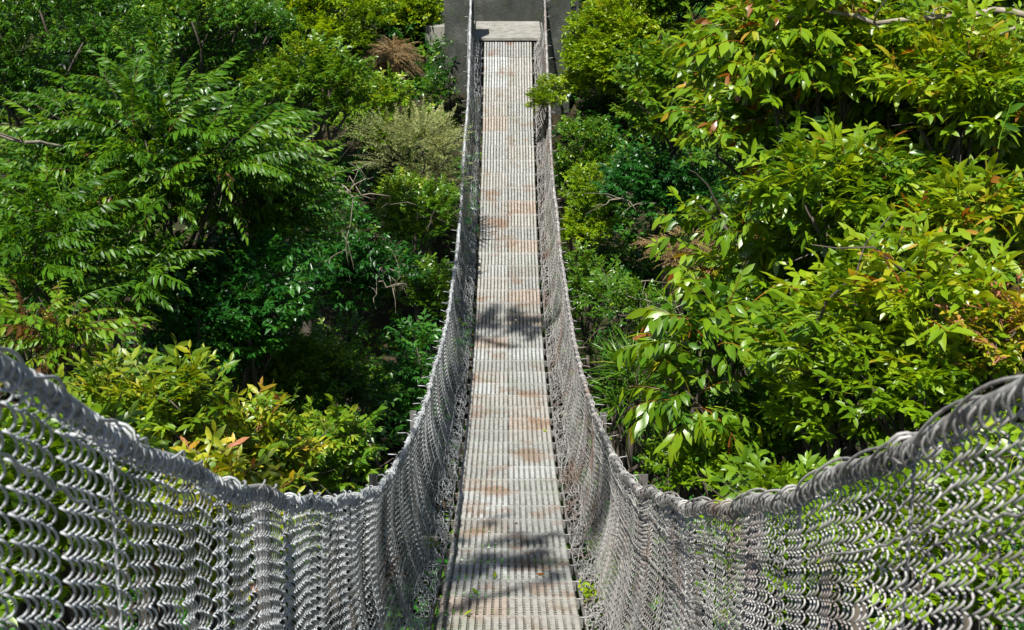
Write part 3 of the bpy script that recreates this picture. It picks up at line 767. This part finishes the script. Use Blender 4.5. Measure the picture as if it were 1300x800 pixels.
# weeds in the net and at the deck edge
for i_, (px, py, lb) in enumerate([(552, 700, 'small bright weed in the gap at the left deck edge'), (771, 715, 'bright weed leaves poking through the right netting by the deck'), (905, 752, 'small weed leaf tuft caught in the right netting'), (575, 655, 'dry brown weed tuft at the left deck edge'), (745, 775, 'yellow-green weed at the bottom right edge of the deck')]):
    y_ = np.interp(-py, -np.array([900, 800, 700, 600, 500]), [6.3, 7.3, 9.3, 11.6, 14.7]); z_ = float(deck_z(y_))+.05
    x_ = (px-645)/F_PX*(y_*CT-z_*ST)
    x_ = float(np.sign(x_)*np.clip(abs(x_), .57, .74))
    g = np.random.default_rng(50+i_); n = 5
    kd = 'dead' if 'brown' in lb else 'lime_tuft'
    me = scatter(kd, g.normal(0, .03, (n, 3)), g.normal(0, 1, (n, 3))*[1, 1, .4]+[0, 0, 1], np.full(n, .9 if kd == 'lime_tuft' else .25), np.full(n, .6), g, 'weed')
    o = link('weed', me, M[SP[kd][1]], None, (x_, float(y_), z_)); tag(o, lb, 'weed')
# fallen leaves lying on the deck
g = np.random.default_rng(77)
desc = ['brown dry leaf on the far part of the deck near the landing', 'reddish leaf on the right side of the deck near the viewer', 'yellow leaf on the deck centre within the shaded patch', 'green leaf on the near deck left of the centre seam', 'curled brown leaf near the left edge of the deck', 'small yellow leaf at the right deck edge halfway along', 'dark leaf on the deck just past the shaded patch', 'pale leaf lying on the nearest visible slats']
locs = [(.1, 23.5), (.27, 8.6), (-.10, 8.5), (-.22, 8.1), (-.42, 9.6), (.43, 13.2), (.05, 10.1), (-.3, 7.6)]
for i_, (x_, y_) in enumerate(locs):
    v, q_, t_ = leaf_hi(.07, .03, -.25, .4); me = make_mesh('fallen_leaf', v, [q_, t_], False, {'tint': np.full(len(v), [.3, 1, .9, .5, .2, .9, .1, .85][i_])})
    o = link('fallen_leaf', me, M['broad'] if i_ in (1, 2, 3, 5, 7) else M['dead'], None, (x_, y_, float(deck_z(y_))+.008)); o.rotation_euler = (math.atan(float(np.polyval(np.polyder(DP), y_))), 0, g.uniform(0, 6.28))
    tag(o, desc[i_], 'leaf', 'fallen leaves on the deck')

# ------------------------------------------------------------------ light, sky, camera
SUN = Vector((-.20, -.45, .87)).normalized()
el = math.asin(SUN.z); az = math.atan2(SUN.x, SUN.y)
w = bpy.data.worlds.new('World'); scene.world = w; w.use_nodes = True; t = w.node_tree; t.nodes.clear()
sky = t.nodes.new('ShaderNodeTexSky'); sky.sky_type = 'NISHITA'; sky.sun_disc = False; sky.sun_elevation = el; sky.sun_rotation = az
bg = t.nodes.new('ShaderNodeBackground'); bg.inputs['Strength'].default_value = .06
wo = t.nodes.new('ShaderNodeOutputWorld'); t.links.new(sky.outputs[0], bg.inputs[0]); t.links.new(bg.outputs[0], wo.inputs[0])
ld = bpy.data.lights.new('sun', 'SUN'); ld.energy = 5.0; ld.angle = R(.5); ld.color = (1, .965, .90)
lo = bpy.data.objects.new('sun', ld); col.objects.link(lo); lo.rotation_euler = SUN.to_track_quat('Z', 'Y').to_euler(); lo.location = (0, 0, 40)
cd = bpy.data.cameras.new('camera'); cam = bpy.data.objects.new('camera', cd); col.objects.link(cam)
cd.sensor_width = 36; cd.lens = F_PX/1300*36; cd.clip_start = .05; cd.clip_end = 3000
cam.location = (0, 0, 0); cam.rotation_euler = (R(90)-TH, 0, -5/F_PX)
cd.dof.use_dof = True; cd.dof.focus_distance = 13; cd.dof.aperture_fstop = 11
scene.camera = cam
vs = scene.view_settings; vs.view_transform = 'Standard'; vs.look = 'None'; vs.gamma = 1; vs.exposure = 1.12
c_ = scene.cycles; c_.max_bounces = 5; c_.diffuse_bounces = 3; c_.glossy_bounces = 2; c_.transmission_bounces = 3; c_.transparent_max_bounces = 4
c_.sample_clamp_indirect = 4
